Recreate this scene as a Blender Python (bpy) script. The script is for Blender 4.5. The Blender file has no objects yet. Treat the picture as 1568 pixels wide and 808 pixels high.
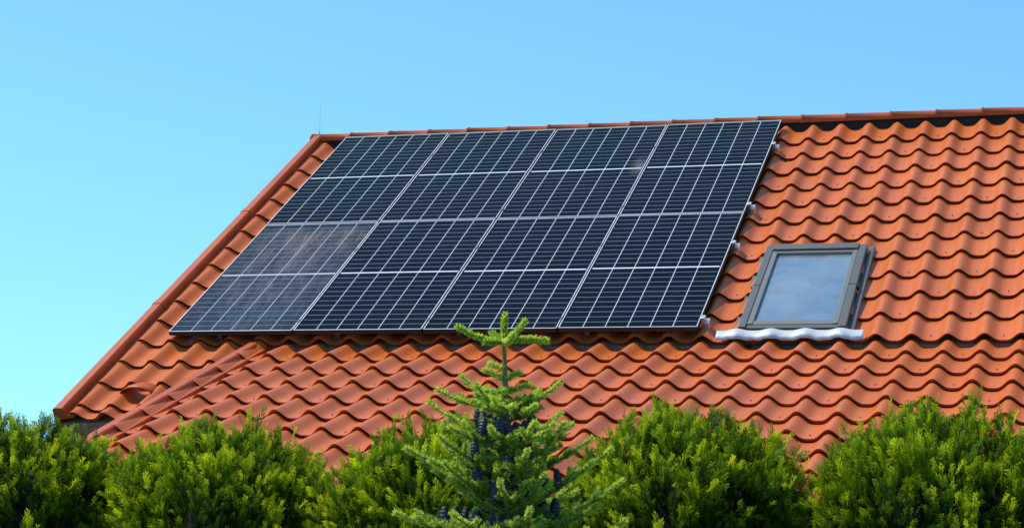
import bpy, bmesh, math, random
import numpy as np
from mathutils import Vector, Matrix, Euler
random.seed(7); rng=np.random.default_rng(11)
scene=bpy.context.scene
COL=scene.collection
CAMZ=2.95
# ------------------------------------------------------------------ helpers
def link(o,parent=None):
    COL.objects.link(o)
    if parent: o.parent=parent
    return o
def empty(name,M=None,parent=None):
    o=bpy.data.objects.new(name,None); link(o,parent)
    if M is not None: o.matrix_world=M
    return o
def mesh_obj(name,verts,faces,mats,parent=None,smooth=False,M=None,midx=None):
    me=bpy.data.meshes.new(name); me.from_pydata([tuple(v) for v in verts],[],faces)
    for m in (mats if isinstance(mats,(list,tuple)) else [mats]): me.materials.append(m)
    if smooth: me.polygons.foreach_set('use_smooth',[True]*len(me.polygons))
    if midx is not None: me.polygons.foreach_set('material_index',midx)
    me.update()
    o=bpy.data.objects.new(name,me); link(o,parent)
    if M is not None: o.matrix_world=M
    return o
def quad_mesh(name,Q,tint,mat):
    n=len(Q); me=bpy.data.meshes.new(name)
    me.vertices.add(4*n); me.vertices.foreach_set('co',Q.reshape(-1).astype(np.float32))
    me.loops.add(4*n); me.loops.foreach_set('vertex_index',np.arange(4*n,dtype=np.int32))
    me.polygons.add(n); me.polygons.foreach_set('loop_start',np.arange(n,dtype=np.int32)*4)
    me.update(calc_edges=True)
    at=me.attributes.new('tint','FLOAT','POINT'); at.data.foreach_set('value',tint.reshape(-1).astype(np.float32))
    me.materials.append(mat); return me
def boxes(name,lst,mat,parent=None,bevel=0.0,M=None):
    vs=[];fs=[]
    for (x0,x1,y0,y1,z0,z1) in lst:
        k=len(vs)
        vs+=[(x0,y0,z0),(x1,y0,z0),(x1,y1,z0),(x0,y1,z0),(x0,y0,z1),(x1,y0,z1),(x1,y1,z1),(x0,y1,z1)]
        fs+=[(k,k+3,k+2,k+1),(k+4,k+5,k+6,k+7),(k,k+1,k+5,k+4),(k+1,k+2,k+6,k+5),(k+2,k+3,k+7,k+6),(k+3,k,k+4,k+7)]
    o=mesh_obj(name,vs,fs,mat,parent,M=M)
    if bevel>0:
        b=o.modifiers.new('bevel','BEVEL'); b.width=bevel; b.segments=2
    return o
class NT:
    def __init__(s,name):
        s.m=bpy.data.materials.new(name); s.m.use_nodes=True; s.t=s.m.node_tree; s.t.nodes.clear()
        s.out=s.n('ShaderNodeOutputMaterial')
    def n(s,typ,**kw):
        nd=s.t.nodes.new(typ)
        for k,v in kw.items(): setattr(nd,k,v)
        return nd
    def l(s,a,b): s.t.links.new(a,b)
    def math(s,op,a,b=None,c=None):
        nd=s.n('ShaderNodeMath',operation=op)
        for i,v in enumerate((a,b,c)):
            if v is None: continue
            if isinstance(v,(int,float)): nd.inputs[i].default_value=v
            else: s.l(v,nd.inputs[i])
        return nd.outputs[0]
    def mix(s,f,a,b):
        nd=s.n('ShaderNodeMix',data_type='RGBA')
        for i,v in ((0,f),(6,a),(7,b)):
            if isinstance(v,(int,float)): nd.inputs[i].default_value=v
            elif isinstance(v,tuple): nd.inputs[i].default_value=(*v,1) if len(v)==3 else v
            else: s.l(v,nd.inputs[i])
        return nd.outputs[2]
    def noise(s,vec,scale,detail=4,rough=.6):
        nd=s.n('ShaderNodeTexNoise'); nd.inputs['Scale'].default_value=scale
        nd.inputs['Detail'].default_value=detail; nd.inputs['Roughness'].default_value=rough
        if vec is not None: s.l(vec,nd.inputs['Vector'])
        return nd.outputs['Fac']
    def maprange(s,v,a,b,c=0,d=1):
        nd=s.n('ShaderNodeMapRange'); s.l(v,nd.inputs[0])
        for i,x in enumerate((a,b,c,d)): nd.inputs[i+1].default_value=x
        return nd.outputs[0]
    def obj(s,scale=None):
        tc=s.n('ShaderNodeTexCoord').outputs['Object']
        if scale:
            mp=s.n('ShaderNodeMapping'); mp.inputs['Scale'].default_value=scale; s.l(tc,mp.inputs[0]); return mp.outputs[0]
        return tc
    def bsdf(s,col,rough=.6,metal=0,spec=.5,bump=None,bs=.3,bd=.01):
        b=s.n('ShaderNodeBsdfPrincipled')
        for k,v in (('Base Color',col),('Roughness',rough),('Metallic',metal),('Specular IOR Level',spec)):
            if isinstance(v,tuple): b.inputs[k].default_value=(*v,1)
            elif isinstance(v,(int,float)): b.inputs[k].default_value=v
            else: s.l(v,b.inputs[k])
        if bump is not None:
            bn=s.n('ShaderNodeBump'); bn.inputs['Strength'].default_value=bs; bn.inputs['Distance'].default_value=bd
            s.l(bump,bn.inputs['Height']); s.l(bn.outputs[0],b.inputs['Normal'])
        s.l(b.outputs[0],s.out.inputs[0]); return b
def simple(name,col,rough=.6,metal=0,spec=.5,nscale=20,var=.15):
    t=NT(name); nz=t.noise(t.obj(),nscale,5)
    c=t.mix(nz,tuple(x*(1-var) for x in col),tuple(min(1,x*(1+var)) for x in col))
    t.bsdf(c,rough,metal,spec,bump=nz,bs=.1,bd=.003); return t.m
# ------------------------------------------------------------------ materials
def tile_material(name,base,rough=.36,spec=.3):
    t=NT(name); oc=t.obj()
    n1=t.noise(oc,1.3,5,.6); n2=t.noise(t.obj((9,1.6,1.6)),1.5,5,.65); n3=t.noise(oc,55,3,.6)
    c=t.mix(t.maprange(n1,.3,.7),tuple(x*.88 for x in base),tuple(x*1.08 for x in base))
    dark=(base[0]*.6,base[1]*.6,base[2]*.75)
    c=t.mix(t.maprange(n2,.52,.8,0,.5),c,dark)
    c=t.mix(t.maprange(n3,.62,.75,0,.25),c,(base[0]*.7,base[1]*1.0,base[2]*1.3))
    r=t.maprange(n2,.3,.7,rough-.05,rough+.08)
    t.bsdf(c,r,0,spec,bump=t.noise(oc,9,4,.6),bs=.22,bd=.010)
    return t.m
M_tile=tile_material('terracotta_tile_metal',(.56,.132,.030),.31,.22)
M_trim=tile_material('terracotta_trim',(.46,.092,.024),.40,.18)
M_dark=simple('dark_under_ridge',(.02,.015,.013),.9)
M_alu=simple('aluminium',(.62,.63,.65),.35,.8)
M_frame=simple('panel_frame',(.50,.52,.54),.45,.2)
M_back=simple('panel_back',(.010,.010,.013),.6)
M_win=simple('roof_window_cladding',(.10,.098,.088),.42,.1)
M_win2=simple('roof_window_sash',(.16,.158,.148),.4,.1)
M_lead=simple('lead_apron',(.45,.47,.50),.55,.1,nscale=30)
M_white=simple('white_plaster',(.8,.79,.76),.8,nscale=8,var=.05)
M_wall=simple('wall_render',(.62,.58,.5),.85,nscale=6,var=.08)
M_glassdark=simple('window_glass_dark',(.03,.04,.05),.06,0,.8)
M_wood=simple('wood_post',(.2,.11,.06),.6)
M_soffit=simple('soffit',(.3,.2,.13),.7)
M_gutter=simple('gutter_brown',(.28,.09,.05),.4)
M_screw=simple('screw_head',(.16,.045,.03),.4,.3)
def panel_material(name,glare=0.0,smudge=False):
    t=NT(name); uv=t.n('ShaderNodeUVMap'); uv.uv_map='m'
    sp=t.n('ShaderNodeSeparateXYZ'); t.l(uv.outputs[0],sp.inputs[0]); x,y=sp.outputs[0],sp.outputs[1]
    W=1.046-.030; H=2.088-.030; gap=.018; hh=(H-gap)/2
    def line(v,p,w):
        f=t.math('FRACT',t.math('DIVIDE',v,p)); d=t.math('ABSOLUTE',t.math('SUBTRACT',f,.5))
        return t.math('GREATER_THAN',d,.5-w/(2*p))
    xs=t.math('SUBTRACT',x,.015)
    ys=t.math('SUBTRACT',y,.015)
    colL=line(xs,W/6,.0056)
    yc=t.math('SUBTRACT',ys,H/2); ya=t.math('SUBTRACT',t.math('ABSOLUTE',yc),gap/2)
    rowL=line(ya,hh/12,.0042)
    mid=t.math('LESS_THAN',ya,.0)
    ex=t.math('GREATER_THAN',t.math('ABSOLUTE',t.math('SUBTRACT',xs,W/2)),W/2-.004)
    ey=t.math('GREATER_THAN',t.math('ABSOLUTE',yc),H/2)
    bus=line(xs,W/6/9,.0012)
    oc=t.obj()
    nz=t.noise(oc,2.2,3)
    wn=t.n('ShaderNodeTexWhiteNoise',noise_dimensions='2D')
    cb=t.n('ShaderNodeCombineXYZ')
    t.l(t.math('FLOOR',t.math('DIVIDE',xs,W/6)),cb.inputs[0]); t.l(t.math('FLOOR',t.math('DIVIDE',ys,hh/12)),cb.inputs[1])
    t.l(cb.outputs[0],wn.inputs['Vector'])
    cell=t.mix(wn.outputs[0],(.0010,.0024,.0065),(.0022,.0045,.0115))
    cell=t.mix(t.math('MULTIPLY',bus,.04),cell,(.25,.28,.32))
    white=(.66,.70,.74)
    m=t.math('MAXIMUM',t.math('MAXIMUM',t.math('MULTIPLY',colL,.9),mid),t.math('MULTIPLY',rowL,.5))
    m=t.math('MULTIPLY',m,t.math('SUBTRACT',1.0,ex))
    m=t.math('MAXIMUM',m,t.math('MULTIPLY',ey,.9))
    c=t.mix(t.math('MULTIPLY',m,.9),cell,white)
    d1=t.noise(t.obj((2.2,.9,1)),3.0,8,.7)
    base_d=t.maprange(t.noise(oc,1.5,6,.7),.45,.8,.0,.02)
    rough=t.maprange(nz,.3,.7,.10,.17); spec=.035
    if glare>0:  # reflected glare on this panel, painted into the cell colour as hazy streaks
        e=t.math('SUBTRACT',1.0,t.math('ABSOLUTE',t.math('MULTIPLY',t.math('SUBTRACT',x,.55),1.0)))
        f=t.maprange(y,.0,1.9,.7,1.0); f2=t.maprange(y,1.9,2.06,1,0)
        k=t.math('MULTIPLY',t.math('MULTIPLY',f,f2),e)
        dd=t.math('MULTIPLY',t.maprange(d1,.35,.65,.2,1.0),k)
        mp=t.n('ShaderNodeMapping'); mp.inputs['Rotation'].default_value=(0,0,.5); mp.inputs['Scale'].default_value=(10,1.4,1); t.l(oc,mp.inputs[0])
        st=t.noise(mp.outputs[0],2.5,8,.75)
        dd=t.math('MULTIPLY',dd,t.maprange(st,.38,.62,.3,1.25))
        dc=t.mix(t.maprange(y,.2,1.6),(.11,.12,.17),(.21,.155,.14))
        c=t.mix(t.math('MULTIPLY',dd,glare),c,dc)
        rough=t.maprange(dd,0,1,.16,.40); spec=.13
    elif smudge:
        px=t.math('MULTIPLY',t.math('SUBTRACT',x,1.0),12); py=t.math('MULTIPLY',t.math('SUBTRACT',y,1.12),4.5)
        r=t.math('SQRT',t.math('ADD',t.math('MULTIPLY',px,px),t.math('MULTIPLY',py,py)))
        k=t.math('MULTIPLY',t.maprange(r,0,1.2,1,0),t.maprange(d1,.35,.6,0,.35))
        c=t.mix(k,c,(.4,.36,.36))
    c=t.mix(base_d,c,(.3,.32,.34))
    t.bsdf(c,rough,0,spec,bump=t.noise(oc,1.2,2),bs=.05,bd=.01)
    return t.m
M_pan=[panel_material('solar_cells'),panel_material('solar_cells_glare',.75),panel_material('solar_cells_smudge',0,True)]
def leaf_material(name,c0,c1,c2,trans=.35,rough=.5):
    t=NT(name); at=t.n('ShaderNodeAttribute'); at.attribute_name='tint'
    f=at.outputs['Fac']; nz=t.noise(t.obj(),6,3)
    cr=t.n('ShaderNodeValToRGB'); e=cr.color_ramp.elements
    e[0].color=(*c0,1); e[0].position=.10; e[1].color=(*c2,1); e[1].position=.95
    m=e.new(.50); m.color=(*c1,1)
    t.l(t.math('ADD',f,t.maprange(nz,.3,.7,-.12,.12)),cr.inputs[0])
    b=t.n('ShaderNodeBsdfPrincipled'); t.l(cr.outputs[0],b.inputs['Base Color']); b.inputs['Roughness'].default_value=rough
    b.inputs['Specular IOR Level'].default_value=.2
    tr=t.n('ShaderNodeBsdfTranslucent')
    hs=t.n('ShaderNodeHueSaturation'); hs.inputs['Value'].default_value=1.65; hs.inputs['Hue'].default_value=.487; t.l(cr.outputs[0],hs.inputs['Color'])
    t.l(hs.outputs[0],tr.inputs[0])
    mx=t.n('ShaderNodeMixShader'); mx.inputs[0].default_value=trans
    t.l(b.outputs[0],mx.inputs[1]); t.l(tr.outputs[0],mx.inputs[2]); t.l(mx.outputs[0],t.out.inputs[0])
    return t.m
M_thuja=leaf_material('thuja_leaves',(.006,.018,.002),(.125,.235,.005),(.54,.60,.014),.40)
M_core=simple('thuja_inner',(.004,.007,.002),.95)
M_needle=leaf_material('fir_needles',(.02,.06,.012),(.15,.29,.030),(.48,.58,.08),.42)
M_bark=simple('fir_bark',(.2,.15,.09),.85,nscale=60,var=.4)
M_cone=simple('fir_cone',(.022,.02,.034),.55,nscale=90,var=.6)
# ------------------------------------------------------------------ house frame
PITCH=math.radians(28.0); LOW=math.radians(14.6)
M_H=Matrix.Translation((-2.697,15.803,3.371))@Matrix.Rotation(math.radians(-17.26),4,'Z')
house=empty('tiled_roof_house',M_H)
def FR(a,b,N,pitch=PITCH,O=(0,0,0)):
    c,s=math.cos(pitch),math.sin(pitch)
    return (O[0]+a, O[1]+b*c-N*s, O[2]+b*s+N*c)
PER=.25; ROW=.355; AMP=.060; STEP=.027
def wave(a):
    f=.5+.5*math.cos(2*math.pi*a/PER)
    return AMP*(f**1.75)
def tile_sheet(name,a0,a1,bt,bb,pitch,O,N0,hole=None,parent=house,da=PER/16,mirror=False,ROW=ROW):
    na=int(round((a1-a0)/da)); A=[a0+(a1-a0)*i/na for i in range(na+1)]
    vs=[];fs=[]
    def add(a,b,N):
        p=FR(a,b,N,pitch,O)
        if mirror: p=(p[0],mirror*2-p[1],p[2])
        vs.append(p)
    rows=[]; b=bt
    while b>bb+.02:
        rows.append((b,max(b-ROW,bb))); b-=ROW
    W=[wave(a) for a in A]
    ts=[0,.35,.8,.93,1.0]
    jit=[random.uniform(-.0015,.0015) for _ in rows]
    for k,(b1,b0) in enumerate(rows):
        base=len(vs)
        sk=random.uniform(-.002,.002)
        for t in ts:
            bb_=b1+(b0-b1)*t
            for i,a in enumerate(A):
                lip=-.003 if t==1.0 else 0
                cr=W[i]/AMP
                add(a,bb_-.014*cr*(t**3)+ (sk*math.sin(a*1.7) if t>.9 else 0),N0+W[i]*(1+.08*t)+STEP*t+lip+jit[k]+.0015*math.sin(a*3.1+k))
        n=len(A)
        for j in range(len(ts)-1):
            for i in range(na):
                am=(A[i]+A[i+1])/2; bm_=b1+(b0-b1)*(ts[j]+ts[j+1])/2
                if hole and hole[0]<am<hole[1] and hole[2]<bm_<hole[3]: continue
                p=base+j*n+i
                fs.append((p,p+n,p+n+1,p+1))
        # riser
        rb=len(vs)
        for i,a in enumerate(A):
            cr=W[i]/AMP
            add(a,b0-.014*cr+(sk*math.sin(a*1.7)),N0+W[i]*1.08+STEP-.003+jit[k]+.0015*math.sin(a*3.1+k))
        for i,a in enumerate(A):
            add(a,b0+.024,N0+W[i]-.004)
        for i in range(na):
            am=(A[i]+A[i+1])/2
            if hole and hole[0]<am<hole[1] and hole[2]<b0<hole[3]: continue
            fs.append((rb+i,rb+n+i,rb+n+i+1,rb+i+1))
    if mirror: fs=[f[::-1] for f in fs]
    return mesh_obj(name,vs,fs,M_tile,parent,smooth=True)
XL,XR=-.32,9.6
N0=-.145
RB=4.26
hole=(4.52,5.26,.12,1.44)
VA=.74     # verge of lower roof
tile_sheet('roof_tiles_main',XL,XR,RB,0,PITCH,(0,0,0),N0,hole)
tile_sheet('roof_tiles_corner',XL,VA+.08,-.001,-1.2,PITCH,(0,0,0),N0)
OL=FR(0,.05,N0-.045)
LLEN=3.7
tile_sheet('roof_tiles_porch',VA,XR,-.06,-LLEN,LOW,(0,OL[1],OL[2]),0.0,ROW=.40)
ridge=FR(0,4.33,-.13)
tile_sheet('roof_tiles_back',XL,XR,RB,-1.2,PITCH,(0,0,0),N0,da=PER/8,mirror=ridge[1])
def extrude(name,pts,b0,b1,pitch,O,mat,parent=house,mirror=False,closed=False):
    vs=[];n=len(pts)
    for b in (b0,b1):
        for (a,N) in pts:
            p=FR(a,b,N,pitch,O)
            if mirror: p=(p[0],mirror*2-p[1],p[2])
            vs.append(p)
    fs=[(i,i+1,n+i+1,n+i) for i in range(n-1)]
    fs+=[tuple(range(n)),tuple(range(2*n-1,n-1,-1))]
    return mesh_obj(name,vs,fs,mat,parent)
verge=[(-.405,-.30),(-.405,-.035),(-.39,-.02),(-.325,-.02),(-.312,-.035),(-.310,-.075),(-.24,-.082),(-.24,-.10),(-.39,-.12),(-.39,-.30)]
extrude('verge_trim_front',verge,-1.22,4.35,PITCH,(0,0,0),M_trim)
extrude('verge_trim_back',verge,-1.22,4.35,PITCH,(0,0,0),M_trim,mirror=ridge[1])
for i,b in enumerate((.55,2.45)):
    jv=[(-.409,-.30),(-.409,-.031),(-.392,-.015),(-.323,-.015),(-.308,-.031),(-.306,-.071),(-.30,-.071),(-.30,-.09),(-.40,-.1),(-.40,-.30)]
    extrude('verge_lap',jv,b,b+.07,PITCH,(0,0,0),M_trim)
vr=[(XR-.02-(a+.405)+.1,N) for a,N in verge]
extrude('verge_trim_far',vr,-.02,4.35,PITCH,(0,0,0),M_trim)
vl=[(VA-.05,-.10),(VA-.05,.078),(VA-.04,.086),(VA+.02,.086),(VA+.03,.076),(VA+.032,.042),(VA+.09,.036),(VA+.09,.0),(VA-.03,-.02),(VA-.03,-.10)]
extrude('verge_trim_porch',vl,-LLEN-.02,.12,LOW,(0,OL[1],OL[2]),M_trim)
# ridge caps
vs=[];fs=[]
x=-.42; L=.40; seg=14
while x<XR+.05:
    r0,r1=.055+random.uniform(-.001,.001),.062+random.uniform(-.001,.001)
    zc=ridge[2]+.052+random.uniform(-.002,.002)
    prof=[(x,r1+.005),(x+.02,r1+.005),(x+.022,r1),(x+L+.02,r0)]
    k=len(vs)
    for (px,r) in prof:
        for i in range(seg+1):
            an=math.radians(-106+212*i/seg)
            vs.append((px,ridge[1]+r*1.35*math.sin(an),zc+r*math.cos(an)))
    for j in range(3):
        for i in range(seg):
            p=k+j*(seg+1)+i; fs.append((p,p+1,p+seg+2,p+seg+1))
    x+=L
mesh_obj('ridge_caps',vs,fs,M_trim,house,smooth=True)
boxes('ridge_gap_shade',[(-.38,XR,ridge[1]-.05,ridge[1]+.05,ridge[2]-.05,ridge[2]+.055)],M_dark,house)  # near-black strip below the caps, shade of the gap put into its colour
mesh_obj('ridge_end_cap',[(-.425,ridge[1]+.086*math.sin(math.radians(-106+15*i)),ridge[2]+.052+.067*math.cos(math.radians(-106+15*i))) for i in range(15)],[tuple(range(15))],M_trim,house)
# gutters
def gutter(name,x0,x1,y,z,r=.065):
    vs=[];fs=[];n=11
    for xx in (x0,x1):
        for i in range(n):
            an=math.pi*i/(n-1)+math.pi
            vs.append((xx,y+r*math.cos(an),z+r*math.sin(an)))
        vs.append((xx,y+r+.0,z+.012))
    m=n+1
    fs=[(i,i+1,m+i+1,m+i) for i in range(m-1)]+[tuple(range(m)),tuple(range(2*m-1,m-1,-1))]
    o=mesh_obj(name,vs,fs,M_gutter,house,smooth=False)
    so=o.modifiers.new('s','SOLIDIFY'); so.thickness=.004
    return o
e=FR(0,-1.2,N0-.03); gutter('gutter_corner',-.38,VA-.1,e[1]-.05,e[2]-.03)
e2=FR(0,-LLEN,-.03,LOW,(0,OL[1],OL[2])); gutter('gutter_porch',VA-.05,XR,e2[1]-.05,e2[2]-.03)
pA=FR(VA,0,-.02,LOW,(0,OL[1],OL[2])); pB=FR(VA,-1.4,-.02,LOW,(0,OL[1],OL[2])); pC=FR(VA,-1.25,N0-.02)
mesh_obj('porch_cheek',[pA,pB,(pB[0],pB[1],pC[2]-.05),pC],[(0,1,2,3)],M_trim,house)
def slab(name,a0,a1,b0,b1,pitch,O,Nt,th,mat):
    vs=[FR(a,b,N,pitch,O) for N in (Nt,Nt-th) for (a,b) in ((a0,b0),(a1,b0),(a1,b1),(a0,b1))]
    return mesh_obj(name,vs,[(0,1,2,3),(7,6,5,4),(0,4,5,1),(1,5,6,2),(2,6,7,3),(3,7,4,0)],mat,house)
slab('deck_left',-.37,4.5,0,4.3,PITCH,(0,0,0),N0-.02,.1,M_soffit)
slab('deck_right',5.28,XR,0,4.3,PITCH,(0,0,0),N0-.02,.1,M_soffit)
slab('deck_above_window',4.5,5.28,1.47,4.3,PITCH,(0,0,0),N0-.02,.1,M_soffit)
slab('deck_corner',-.37,VA+.02,-1.18,-.002,PITCH,(0,0,0),N0-.02,.1,M_soffit)
slab('deck_porch',VA+.02,XR,-LLEN+.02,0,LOW,(0,OL[1],OL[2]),-.02,.08,M_soffit)
# screws
vs=[];fs=[]
def screw(p,nrm,r=.0055):
    k=len(vs); n=Vector(nrm); t1=Vector((1,0,0)); t2=n.cross(t1)
    for i in range(6):
        an=i*math.pi/3; q=Vector(p)+t1*math.cos(an)*r+t2*math.sin(an)*r; vs.append(tuple(q)); 
    for i in range(6):
        an=i*math.pi/3; q=Vector(p)+t1*math.cos(an)*r*.8+t2*math.sin(an)*r*.8+n*.006; vs.append(tuple(q))
    fs.append(tuple(range(k+6,k+12)))
    for i in range(6): fs.append((k+i,k+(i+1)%6,k+6+(i+1)%6,k+6+i))
for r in range(13):
    for c in range(0,40):
        if (c+r)%2: continue
        a=PER*(c+.5); b=RB-ROW*r-ROW*.80
        if a>XR-.1 or b<.02 or (4.4<a<5.4 and -.1<b<1.6): continue
        screw(FR(a,b,N0+STEP*.8+.001),(0,-math.sin(PITCH),math.cos(PITCH)))
for r in range(9):
    for c in range(3,40):
        if (c+r)%2: continue
        a=PER*(c+.5); b=-.06-.40*r-.40*.80
        if a>XR-.1 or a<VA+.1: continue
        screw(FR(a,b,STEP*.8+.001,LOW,(0,OL[1],OL[2])),(0,-math.sin(LOW),math.cos(LOW)))
mesh_obj('roof_screws',vs,fs,M_screw,house)
# snow-guard hood on the corner roof
vs=[];fs=[]
ns=13
for j,(b,h,w) in enumerate([(-.74,.05,.09),(-.80,.075,.11),(-.86,.09,.125),(-.90,.095,.13)]):
    for i in range(ns):
        u=-1+2*i/(ns-1)
        vs.append(FR(.12+u*w*1.15,b,N0+.03+h*(1-u*u)**.5*1.0))
for j in range(3):
    for i in range(ns-1):
        p=j*ns+i; fs.append((p,p+1,p+ns+1,p+ns))
o=mesh_obj('roof_vent_hood',vs,fs,M_trim,house,smooth=True); so=o.modifiers.new('s','SOLIDIFY'); so.thickness=.006
# walls
zg=-3.371
yf=FR(0,-1.2,0)[1]+.45; yb=ridge[1]*2-yf
def zr(y): return N0-.14+ (y if y<ridge[1] else 2*ridge[1]-y)*math.tan(PITCH)
x0,x1=-.15,XR-.25
mesh_obj('walls',[(x0,yf,zg),(x1,yf,zg),(x1,yb,zg),(x0,yb,zg),(x0,yf,zr(yf)),(x1,yf,zr(yf)),(x1,yb,zr(yb)),(x0,yb,zr(yb)),(x0,ridge[1],zr(ridge[1])),(x1,ridge[1],zr(ridge[1]))],
 [(0,1,5,4),(2,3,7,6),(3,0,4,8,7),(1,2,6,9,5)],M_wall,house)
bx=[];gl=[]
for xc,w,zl,zh in ((1.6,1.2,.9,2.1),(4.0,1.0,.05,2.1),(6.5,1.6,.9,2.1),(8.4,.9,.9,2.1)):
    y=yf
    bx+=[(xc-w/2,xc+w/2,y-.05,y+.02,zg+zl,zg+zl+.07),(xc-w/2,xc+w/2,y-.05,y+.02,zg+zh-.07,zg+zh),(xc-w/2,xc-w/2+.07,y-.05,y+.02,zg+zl+.07,zg+zh-.07),(xc+w/2-.07,xc+w/2,y-.05,y+.02,zg+zl+.07,zg+zh-.07),(xc-.03,xc+.03,y-.045,y+.02,zg+zl+.07,zg+zh-.07)]
    gl+=[(xc-w/2+.07,xc-.03,y-.02,y+.01,zg+zl+.07,zg+zh-.07),(xc+.03,xc+w/2-.07,y-.02,y+.01,zg+zl+.07,zg+zh-.07)]
boxes('window_frames',bx,M_white,house,.004); boxes('window_panes',gl,M_glassdark,house)
boxes('porch_posts',[(xx-.07,xx+.07,e2[1]+.25,e2[1]+.39,zg,e2[2]-.05) for xx in (VA+.3,3.6,6.5,XR-.3)],M_wood,house,.008)
# ------------------------------------------------------------------ roof window
RWf=M_H@Matrix.Rotation(PITCH,4,'X')
rw=empty('roof_window',None,house); rw.matrix_local=Matrix.Rotation(PITCH,4,'X')
A0,A1,B0,B1=4.505,5.285,.075,1.495
boxes('flashing',[(A0-.05,A0,B0-.03,B1+.07,N0-.03,N0+.056),(A1,A1+.05,B0-.03,B1+.07,N0-.03,N0+.056),(A0,A1,B1,B1+.07,N0-.03,N0+.054),(A0,A1,B0-.04,B0,N0-.03,N0+.056)],M_win,rw,.008)
T=-.038
boxes('outer_frame',[(A0,A0+.058,B0,B1,N0-.05,T),(A1-.058,A1,B0,B1,N0-.05,T),(A0+.058,A1-.058,B1-.09,B1,N0-.05,T+.012),(A0+.058,A1-.058,B0,B0+.05,N0-.05,T-.012)],M_win,rw,.006)
boxes('side_clips',[(A0-.012,A0,.75,.78,N0,T-.01),(A1,A1+.012,.75,.78,N0,T-.01),(A0+.005,A0+.06,.77,.774,T,T+.003),(A1-.06,A1-.005,.77,.774,T,T+.003)],M_dark,rw)
boxes('sash',[(A0+.060,A0+.100,B0+.055,B1-.095,N0-.03,T-.004),(A1-.100,A1-.060,B0+.055,B1-.095,N0-.03,T-.004),(A0+.100,A1-.100,B1-.125,B1-.095,N0-.03,T-.006),(A0+.100,A1-.100,B0+.055,B0+.12,N0-.03,T-.010)],M_win2,rw,.005)
t=NT('roof_window_glass')
tr=t.n('ShaderNodeBsdfTransparent'); tr.inputs[0].default_value=(.85,.92,.93,1)
gs=t.n('ShaderNodeBsdfGlossy'); gs.inputs['Roughness'].default_value=.02; gs.inputs[0].default_value=(.9,.95,1,1)
df=t.n('ShaderNodeBsdfDiffuse'); df.inputs[0].default_value=(.5,.54,.56,1)
m1=t.n('ShaderNodeMixShader'); m1.inputs[0].default_value=.36; t.l(tr.outputs[0],m1.inputs[1]); t.l(gs.outputs[0],m1.inputs[2])
m2=t.n('ShaderNodeMixShader'); t.l(t.maprange(t.noise(t.obj(),3,6,.7),.3,.8,.08,.32),m2.inputs[0]); t.l(m1.outputs[0],m2.inputs[1]); t.l(df.outputs[0],m2.inputs[2])
t.l(m2.outputs[0],t.out.inputs[0]); M_glass=t.m
boxes('glass_pane',[(A0+.095,A1-.095,B0+.115,B1-.12,T-.034,T-.028)],M_glass,rw)
a0,a1,b0,b1=A0+.06,A1-.06,B0+.06,B1-.06; zt=N0-.052; zb=N0-.34
mesh_obj('window_shaft',[(a0,b0,zt),(a1,b0,zt),(a1,b1,zt),(a0,b1,zt),(a0+.13,b0-.1,zb),(a1+.05,b0-.1,zb),(a1+.05,b1+.1,zb),(a0+.13,b1+.1,zb)],
 [(0,1,5,4),(1,2,6,5),(2,3,7,6),(3,0,4,7)],M_white,rw)
mesh_obj('shaft_room',[(a0,b0-.1,zb-.002),(a1+.05,b0-.1,zb-.002),(a1+.05,b1+.1,zb-.002),(a0,b1+.1,zb-.002)],[(0,1,2,3)],simple('room_interior',(.30,.34,.35),.8),rw)
# lead apron draped on the tiles
vs=[];fs=[];na=70
for j in range(4):
    for i in range(na+1):
        a=A0-.15+(A1-A0+.28)*i/na
        b=B0-.02-j*.033-(.005*math.sin(a*31)+.004*math.sin(a*73) if j==3 else 0)
        vs.append((a,b,N0+wave(a)*.30+AMP*.72+STEP+.004+(.006 if j==0 else 0)-(.022 if j==3 else 0)))
for j in range(3):
    for i in range(na):
        p=j*(na+1)+i; fs.append((p,p+na+1,p+na+2,p+1))
o=mesh_obj('lead_apron',vs,fs,M_lead,rw,smooth=True); so=o.modifiers.new('s','SOLIDIFY'); so.thickness=.003; so.offset=1
# ------------------------------------------------------------------ solar panels
PW,PH,TH=1.046,2.088,.036
def panel_mesh(name,mat):
    fw=.0075
    vs=[];fs=[];mi=[]
    def bx(x0,x1,y0,y1,z0,z1,m):
        k=len(vs)
        vs.extend([(x0,y0,z0),(x1,y0,z0),(x1,y1,z0),(x0,y1,z0),(x0,y0,z1),(x1,y0,z1),(x1,y1,z1),(x0,y1,z1)])
        fs.extend([(k,k+3,k+2,k+1),(k+4,k+5,k+6,k+7),(k,k+1,k+5,k+4),(k+1,k+2,k+6,k+5),(k+2,k+3,k+7,k+6),(k+3,k,k+4,k+7)])
        mi.extend([2,m,2,2,2,2])
    bx(0,fw,0,PH,-TH,0,0); bx(PW-fw,PW,0,PH,-TH,0,0); bx(fw,PW-fw,0,fw,-TH,-.0005,0); bx(fw,PW-fw,PH-fw,PH,-TH,-.0005,0)
    bx(fw,PW-fw,fw,PH-fw,-.012,-.004,1)
    me=bpy.data.meshes.new(name); me.from_pydata(vs,[],fs)
    for m in (M_frame,mat,M_back): me.materials.append(m)
    me.polygons.foreach_set('material_index',mi)
    uv=me.uv_layers.new(name='m')
    for lp in me.loops:
        v=me.vertices[lp.vertex_index].co; uv.data[lp.index].uv=(v.x,v.y)
    return me
meshes=[panel_mesh('solar_panel_mesh',m) for m in M_pan]
GAP=.014
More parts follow.
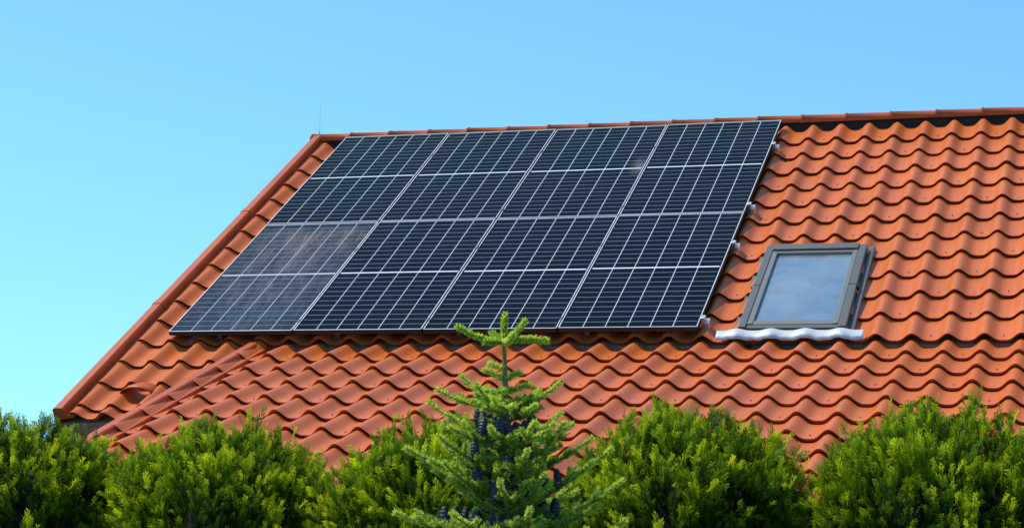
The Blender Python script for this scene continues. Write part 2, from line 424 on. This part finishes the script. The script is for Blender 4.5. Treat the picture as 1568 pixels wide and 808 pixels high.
for r in range(2):
    for c in range(4):
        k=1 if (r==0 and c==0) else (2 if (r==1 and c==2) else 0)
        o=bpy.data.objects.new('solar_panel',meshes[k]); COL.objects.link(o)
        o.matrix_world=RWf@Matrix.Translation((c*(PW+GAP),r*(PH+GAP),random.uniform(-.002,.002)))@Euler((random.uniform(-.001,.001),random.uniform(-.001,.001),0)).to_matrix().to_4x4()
TW=4*PW+3*GAP
rails=empty('mounting_rails',RWf)
lst=[];cl=[];hk=[]
for b in (.16,1.50,2.27,3.62):
    lst.append((-.03,TW+.055,b-.02,b+.02,-.036-.042,-.0375))
    cl.append((TW+.002,TW+.032,b-.025,b+.025,-.037,.004)); cl.append((TW+.026,TW+.06,b-.04,b+.04,-.09,-.03))
    a=.35
    while a<TW:
        hk.append((a-.02,a+.02,b-.015,b+.015,N0,-.079)); a+=1.0
boxes('rails',lst,M_alu,rails,.003); boxes('end_clamps',cl,M_alu,rails,.003); boxes('roof_hooks',hk,M_alu,rails)
mc=[]
for c in range(1,4):
    for b in (.16,1.50,2.27,3.62):
        xx=c*(PW+GAP)-GAP/2; mc.append((xx-.010,xx+.010,b-.025,b+.025,-.03,.004))
boxes('mid_clamps',mc,M_back,rails,.002)
# ------------------------------------------------------------------ lightning rod
def tube(vs,fs,p0,p1,r0,r1,n=8):
    p0=Vector(p0);p1=Vector(p1);d=(p1-p0).normalized(); s=d.orthogonal().normalized(); t2=d.cross(s); k=len(vs)
    for p,r in ((p0,r0),(p1,r1)):
        for i in range(n):
            an=2*math.pi*i/n; vs.append(tuple(p+s*math.cos(an)*r+t2*math.sin(an)*r))
    for i in range(n): fs.append((k+i,k+(i+1)%n,k+n+(i+1)%n,k+n+i))
    fs.append(tuple(range(k+n,k+2*n)))
vs=[];fs=[]
tube(vs,fs,(-.36,ridge[1],ridge[2]+.05),(-.352,ridge[1],ridge[2]+.41),.0026,.002)
tube(vs,fs,(-.36,ridge[1],ridge[2]+.05),(-.36,ridge[1],ridge[2]+.14),.009,.008)
mesh_obj('lightning_rod',vs,fs,M_alu,None,M=M_H)
# ------------------------------------------------------------------ ground
n=90; ext=1200
xs=np.sign(np.linspace(-1,1,n))*np.abs(np.linspace(-1,1,n))**2.5*ext
vs=[];fs=[]
for j in range(n):
    for i in range(n):
        r=math.hypot(xs[i],xs[j]-12); vs.append((xs[i],xs[j]+12,-.045*max(0,r-22)))
for j in range(n-1):
    for i in range(n-1):
        p=j*n+i; fs.append((p,p+1,p+n+1,p+n))
t=NT('grass'); oc=t.obj(); c=t.mix(t.noise(oc,.6,6,.7),(.035,.07,.015),(.08,.13,.03)); c=t.mix(t.maprange(t.noise(oc,25,4),.4,.7),c,(.11,.13,.05))
t.bsdf(c,.9,bump=t.noise(oc,40,3),bs=.6,bd=.05)
mesh_obj('ground',vs,fs,t.m,None,smooth=True)
# ------------------------------------------------------------------ thuja shrubs
def norm(v): return v/np.maximum(1e-9,np.linalg.norm(v,axis=-1,keepdims=True))
def spray_template(nb=8):
    q=[];tt=[]
    def dia(b,e,w,t0,t1,z=0):
        b=np.array(b);e=np.array(e);d=e-b;s=np.array([-d[1],d[0],0]);s=s/np.linalg.norm(s)*w/2
        m=b+d*.55
        q.append([b,m+s+[0,0,z],e,m-s+[0,0,z]]); tt.append([t0,(t0+t1)/2,t1,(t0+t1)/2])
    dia((0,0,0),(0,1.0,0),.05,.1,1.0)
    for i in range(nb):
        y=.10+.82*i/nb; ln=.40*(1-.60*y)*random.uniform(.8,1.15)
        for sgn in (-1,1):
            yy=y+(.05 if sgn>0 else 0)
            an=math.radians(26+10*random.random())
            e=(sgn*ln*math.sin(an),yy+ln*math.cos(an),random.uniform(-.12,.12))
            dia((0,yy,0),e,.062,yy*.6,yy*.6+.45,random.uniform(-.03,.03))
    return np.array(q),np.array(tt)
ST,STT=spray_template()
def place_sprays(O,D,L,tint):
    n=len(O); rnd=rng.normal(size=(n,3)); m=norm(np.cross(D,rnd)); s=np.cross(D,m)
    Q=O[:,None,None,:]+L[:,None,None,None]*(ST[None,:,:,0,None]*s[:,None,None,:]+ST[None,:,:,1,None]*D[:,None,None,:]+ST[None,:,:,2,None]*m[:,None,None,:])
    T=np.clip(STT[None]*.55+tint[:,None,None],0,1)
    return Q.reshape(-1,4,3),T.reshape(-1,4)
def shrub_mesh(name,R,H,h0,seed):
    g=np.random.default_rng(seed)
    PW_=2.1
    def rad(z):
        u=np.clip((z-(H-h0))/h0,0,1); up=R*(1-u**PW_)**(1/PW_)
        lo=R*(1-.10*np.clip((H-h0-z)/(H-h0),0,1)**2)
        return np.where(z>H-h0,up,lo)
    ph=g.uniform(0,6.28,6)
    Os=[];Ds=[];Ls=[];Ts=[]
    def clumps(nc,zlo,zhi,npc,cap=False):
        for _ in range(nc):
            th=g.uniform(0,2*math.pi)
            if cap:
                rr=R*math.sqrt(g.uniform(0,1))*.97; u=(1-(rr/R)**PW_)**(1/PW_); z=H-h0+h0*u
            else:
                z=g.uniform(zlo,zhi); rr=float(rad(np.array(z)))
            lump=.03*math.sin(3*th+ph[0]+2*z)+.025*math.sin(5*th+ph[1]-7*z)+.018*math.sin(9*th+11*z+ph[2])
            nz=max(0,(z-(H-h0))/h0)**1.3 if z>H-h0 else 0
            nn=np.array([math.cos(th)*(1-nz*.9),math.sin(th)*(1-nz*.9),nz]); nn/=np.linalg.norm(nn)
            off=g.uniform(-.12,.02)+lump
            if cap: off=min(max(off,-.06),.02)
            c=np.array([math.cos(th)*rr,math.sin(th)*rr,z])+nn*off
            D=nn*.65+np.array([0,0,.90])+g.normal(size=3)*.25; D/=np.linalg.norm(D)
            k=npc; s=g.uniform(-.10,.05,k)
            o=c+D*s[:,None]+g.normal(size=(k,3))*.013
            d=norm(D+g.normal(size=(k,3))*.26)
            Os.append(o);Ds.append(d);Ls.append(g.uniform(.05,.088,k)); 
            ct=g.uniform(-.05,.42)+min(0,off)*2.2  # deeper clumps get a darker tint: inner shade painted into the leaf colour
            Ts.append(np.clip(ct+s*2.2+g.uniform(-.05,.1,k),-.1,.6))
    clumps(440,H-.85,H-.12,14); clumps(260,0,0,13,cap=True); clumps(190,.1,H-.85,10)
    k=16; th=g.uniform(0,6.28,k); rr=R*np.sqrt(g.uniform(0,.75,k)); u=(1-(rr/R)**2.1)**(1/2.1)
    o=np.stack([np.cos(th)*rr,np.sin(th)*rr,H-h0+h0*u-.02],1); d=norm(np.stack([np.cos(th)*.25,np.sin(th)*.25,np.ones(k)],1)+g.normal(size=(k,3))*.15)
    Os.append(o);Ds.append(d);Ls.append(g.uniform(.06,.10,k));Ts.append(g.uniform(.2,.45,k))
    Q,T=place_sprays(np.concatenate(Os),np.concatenate(Ds),np.concatenate(Ls),np.concatenate(Ts))
    return quad_mesh(name,Q,T,M_thuja)
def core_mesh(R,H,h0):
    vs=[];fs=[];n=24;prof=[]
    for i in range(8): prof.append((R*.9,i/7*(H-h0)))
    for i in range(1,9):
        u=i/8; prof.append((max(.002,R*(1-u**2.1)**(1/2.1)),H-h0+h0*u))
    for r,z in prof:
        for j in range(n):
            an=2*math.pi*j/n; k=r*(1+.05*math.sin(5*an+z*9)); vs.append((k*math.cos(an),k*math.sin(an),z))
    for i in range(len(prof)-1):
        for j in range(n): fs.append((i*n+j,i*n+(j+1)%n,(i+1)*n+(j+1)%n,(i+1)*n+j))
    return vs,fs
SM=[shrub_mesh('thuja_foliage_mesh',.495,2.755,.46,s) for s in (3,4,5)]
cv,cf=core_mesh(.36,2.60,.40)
k0=[(-2.03,-.02,0),(-1.015,-.025,0),(0,-.04,1),(1.03,-.035,2),(2.05,.02,0),(3.07,.045,1),(4.09,.03,2)]
for i,(k,dz,mi) in enumerate(k0):
    x=-1.27+.955*k; y=8.8-.297*k
    e_=empty('thuja_shrub',Matrix.Translation((x,y,dz))@Matrix.Rotation(i*1.9,4,'Z')@Matrix.Diagonal((1+.03*math.sin(i*2),1,1,1)))
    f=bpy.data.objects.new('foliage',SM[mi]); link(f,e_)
    mesh_obj('dark_core',cv,cf,M_core,e_,smooth=True)  # solid core added to block see-through, interior shade put into its near-black colour
# ------------------------------------------------------------------ fir tree
NQ=[];NTt=[]; bv=[];bf=[]; cvs=[];cfs=[]
def needles(p0,p1,ln,dens,tint,upb=.25,w=.0025):
    p0=np.array(p0);p1=np.array(p1);L=np.linalg.norm(p1-p0)
    if L<1e-4: return
    n=max(3,int(L*dens)); d=(p1-p0)/L
    t=rng.uniform(0,1,n); base=p0+(p1-p0)*t[:,None]
    rv=rng.normal(size=(n,3)); rad=norm(rv-(rv@d)[:,None]*d)
    fw=.6+.9*np.clip(t-.8,0,1)*5*.6
    dr=norm(rad+d*fw[:,None]+np.array([0,0,upb]))
    l=ln*rng.uniform(.75,1.15,n)*(1-.25*(t>.93))
    sd=norm(np.cross(dr,rng.normal(size=(n,3))))*w/2*1.4
    tip=base+dr*l[:,None]; mid=base+dr*(l*.6)[:,None]
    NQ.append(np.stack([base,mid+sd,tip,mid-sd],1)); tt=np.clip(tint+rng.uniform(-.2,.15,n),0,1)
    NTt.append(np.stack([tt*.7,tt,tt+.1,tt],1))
def shoot(p0,p1,r,tint,ln=.016,dens=2600,bend=.0):
    p0=Vector(p0);p1=Vector(p1);N=3;prev=p0
    for i in range(1,N+1):
        t=i/N; q=p0.lerp(p1,t)+Vector((0,0,bend*4*t*(t-1)))
        tube(bv,bf,prev,q,r*(1-.6*(t-1/N)),r*(1-.6*t),5)
        needles(prev,q,ln,dens,tint); prev=q
def branch(p0,az,L,el,tint,dens=1900,cones=0):
    d=Vector((math.cos(az)*math.cos(el),math.sin(az)*math.cos(el),math.sin(el)))
    side=Vector((-math.sin(az),math.cos(az),0))
    pts=[];N=max(3,int(L/.065))
    for i in range(N+1):
        t=i/N; pts.append(Vector(p0)+d*L*t+Vector((0,0,.12*L*t*t))+side*.02*math.sin(t*5+az))
    for i in range(N):
        t=i/N; r=.0065*(1-.75*t)*(L/.3)**.5
        tube(bv,bf,pts[i],pts[i+1],r,r*.85,5)
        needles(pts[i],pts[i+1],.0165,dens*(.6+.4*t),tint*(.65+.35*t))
        if i>0:
            for s in (-1,1):
                if random.random()<.08: continue
                ll=(.045+.34*L*(1-t)*.8)*random.uniform(.75,1.15); ll=min(ll,.12)
                dd=(d*.75+side*s*.75+Vector((0,0,random.uniform(.1,.5)))).normalized()
                q=pts[i]+dd*ll
                shoot(pts[i],q,.0028,tint*(.7+.45*random.random()),.017,dens)
                if ll>.08:
                    for s2 in (-1,1):
                        d3=(dd*.8+dd.cross(Vector((0,0,1)))*s2*.7+Vector((0,0,.2))).normalized()
                        shoot(pts[i]+dd*ll*.45,pts[i]+dd*ll*.45+d3*ll*.5,.002,tint*.95,.0155,dens)
    shoot(pts[-1],pts[-1]+(d+Vector((0,0,.3))).normalized()*.045,.003,min(1,tint+.25),.017,dens*1.2)
    for c in range(cones):
        t=random.uniform(.15,.6); cone(Vector(p0)+d*L*t+side*random.uniform(-.03,.03)+Vector((0,0,.012)))
def cone(p,h=None):
    h=h or random.uniform(.065,.09); R=h*.20; n=12; m=14; k=len(cvs)
    tilt=Vector((random.uniform(-.12,.12),random.uniform(-.12,.12),1)).normalized()
    s=tilt.orthogonal().normalized(); t2=tilt.cross(s)
    for i in range(m+1):
        t=i/m; r=R*(math.sin(math.pi*min(1,max(0,t*.93+.07)))**.45)
        for j in range(n):
            an=2*math.pi*(j+ (i%2)*.5)/n; rr=r*(1+ (.10 if (i%2) else -.03))
            cvs.append(tuple(p+tilt*h*t+s*rr*math.cos(an)+t2*rr*math.sin(an)))
    for i in range(m):
        for j in range(n): cfs.append((k+i*n+j,k+i*n+(j+1)%n,k+(i+1)*n+(j+1)%n,k+(i+1)*n+j))
    cfs.append(tuple(range(k+m*n,k+m*n+n)))
TZ=3.19
tr_pts=[(0,0,0,.05),(0.01,0,1.2,.034),(0,0,2.2,.018),(.002,0,2.75,.011),(0.004,0,2.93,.008),(-.004,0,3.09,.0055),(0,0,TZ-.015,.003)]
for i in range(len(tr_pts)-1):
    a=tr_pts[i];b=tr_pts[i+1]; tube(bv,bf,a[:3],b[:3],a[3],b[3],10)
needles((-.004,0,3.085),(0,0,TZ-.012),.019,4400,.9)
needles((.004,0,2.80),(-.004,0,3.09),.016,1500,.65)
top=(-.004,0,3.088)
def S(dx,dy,dz,tint=.9,b=.0,ln=.0185): shoot(top,(top[0]+dx,top[1]+dy,top[2]+dz),.004,tint,ln,4200,b)
S(-.150,-.02,.05,.9,.012); S(.14,-.03,.003,.9,-.008); S(.07,.02,.068,.95,.008); S(-.04,.09,.03,.85); S(.03,-.10,.02,.9,.01); S(-.06,-.03,.0,.75)
for z,ds in ((3.00,[(-.05,.0,.02)]),(2.965,[(.05,-.02,.025),(-.066,.02,.035),(.01,.05,.02)]),(2.93,[(-.075,-.03,.0),(.085,-.01,.02),(.0,-.07,.0),(.03,.07,.0)]),(2.885,[(.065,.02,.03),(-.065,-.01,.02),(.01,-.08,.01)])):
    for d in ds: 
        shoot((0,0,z),(d[0],d[1],z+d[2]),.003,.9,.018,3200)
z=2.845
while z>.45:
    dep=2.845-z
    L=.16+.36*dep**.75 if dep<1 else .52+.26*(dep-1)
    L=min(L,.9); nb=8 if dep<.5 else 6
    vis=dep<.75
    off=random.random()*6
    for j in range(nb):
        az=off+2*math.pi*j/nb+random.uniform(-.2,.2)
        branch((0,0,z+random.uniform(-.015,.015)),az,L*random.uniform(.8,1.15),random.uniform(.12,.5),random.uniform(.6,1.0),2700 if vis else 420,cones=random.choice((1,2,3)) if .09<dep<.55 else (1 if vis and dep>.09 else 0))
    if vis:
        for j in range(4):
            az=random.uniform(0,6.28); zz=z-random.uniform(.02,.08); l=L*random.uniform(.3,.5)
            shoot((0,0,zz),(math.cos(az)*l,math.sin(az)*l,zz+l*.4),.003,random.uniform(.6,.95),.0165,2600)
    z-= .105 if dep<.4 else .17
fir=empty('fir_tree',Matrix.Translation((-.023,6.5,0)))
mesh_obj('trunk_and_branches',bv,bf,M_bark,fir)
mesh_obj('cones',cvs,cfs,M_cone,fir)
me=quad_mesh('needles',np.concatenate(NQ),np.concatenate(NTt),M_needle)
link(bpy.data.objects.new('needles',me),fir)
print('needles',len(me.polygons),'thuja',len(SM[0].polygons))
# ------------------------------------------------------------------ light
# house-local sun direction (left, high)
h=math.radians(-17.26); lx,ly,lz=-.48,.06,.84
Ld=Vector((lx*math.cos(h)-ly*math.sin(h),lx*math.sin(h)+ly*math.cos(h),lz)).normalized()
sun=bpy.data.lights.new('sun','SUN'); sun.energy=5.0; sun.angle=math.radians(.53); sun.color=(1,.955,.87)
so=bpy.data.objects.new('sun',sun); COL.objects.link(so); so.rotation_euler=Ld.to_track_quat('Z','Y').to_euler(); so.location=(-10,10,20)
w=bpy.data.worlds.new('World'); scene.world=w; w.use_nodes=True; nt=w.node_tree; nt.nodes.clear()
out=nt.nodes.new('ShaderNodeOutputWorld'); bg=nt.nodes.new('ShaderNodeBackground'); sky=nt.nodes.new('ShaderNodeTexSky')
sky.sky_type='NISHITA'; sky.sun_disc=False; sky.sun_elevation=math.asin(Ld.z); sky.sun_rotation=math.atan2(Ld.x,Ld.y)
sky.air_density=1.0; sky.dust_density=.4; sky.ozone_density=2.0
tc=nt.nodes.new('ShaderNodeTexCoord'); ad=nt.nodes.new('ShaderNodeVectorMath'); ad.operation='ADD'; ad.inputs[1].default_value=(0,0,.16)
nm=nt.nodes.new('ShaderNodeVectorMath'); nm.operation='NORMALIZE'
ml=nt.nodes.new('ShaderNodeVectorMath'); ml.operation='MULTIPLY'; ml.inputs[1].default_value=(1.0,1.66,1.80)
nt.links.new(tc.outputs['Generated'],ad.inputs[0]); nt.links.new(ad.outputs[0],nm.inputs[0]); nt.links.new(nm.outputs[0],sky.inputs['Vector'])
nt.links.new(sky.outputs[0],ml.inputs[0]); nt.links.new(ml.outputs[0],bg.inputs[0]); bg.inputs[1].default_value=.122; nt.links.new(bg.outputs[0],out.inputs[0])
scene.view_settings.view_transform='Standard'; scene.view_settings.look='None'; scene.view_settings.exposure=0
# ------------------------------------------------------------------ camera
cam=bpy.data.cameras.new('camera'); cam.lens=70.74; cam.sensor_width=36; cam.clip_end=5000
co=bpy.data.objects.new('camera',cam); COL.objects.link(co); co.location=(0,0,CAMZ); co.rotation_euler=(math.radians(93.44),0,0)
scene.camera=co
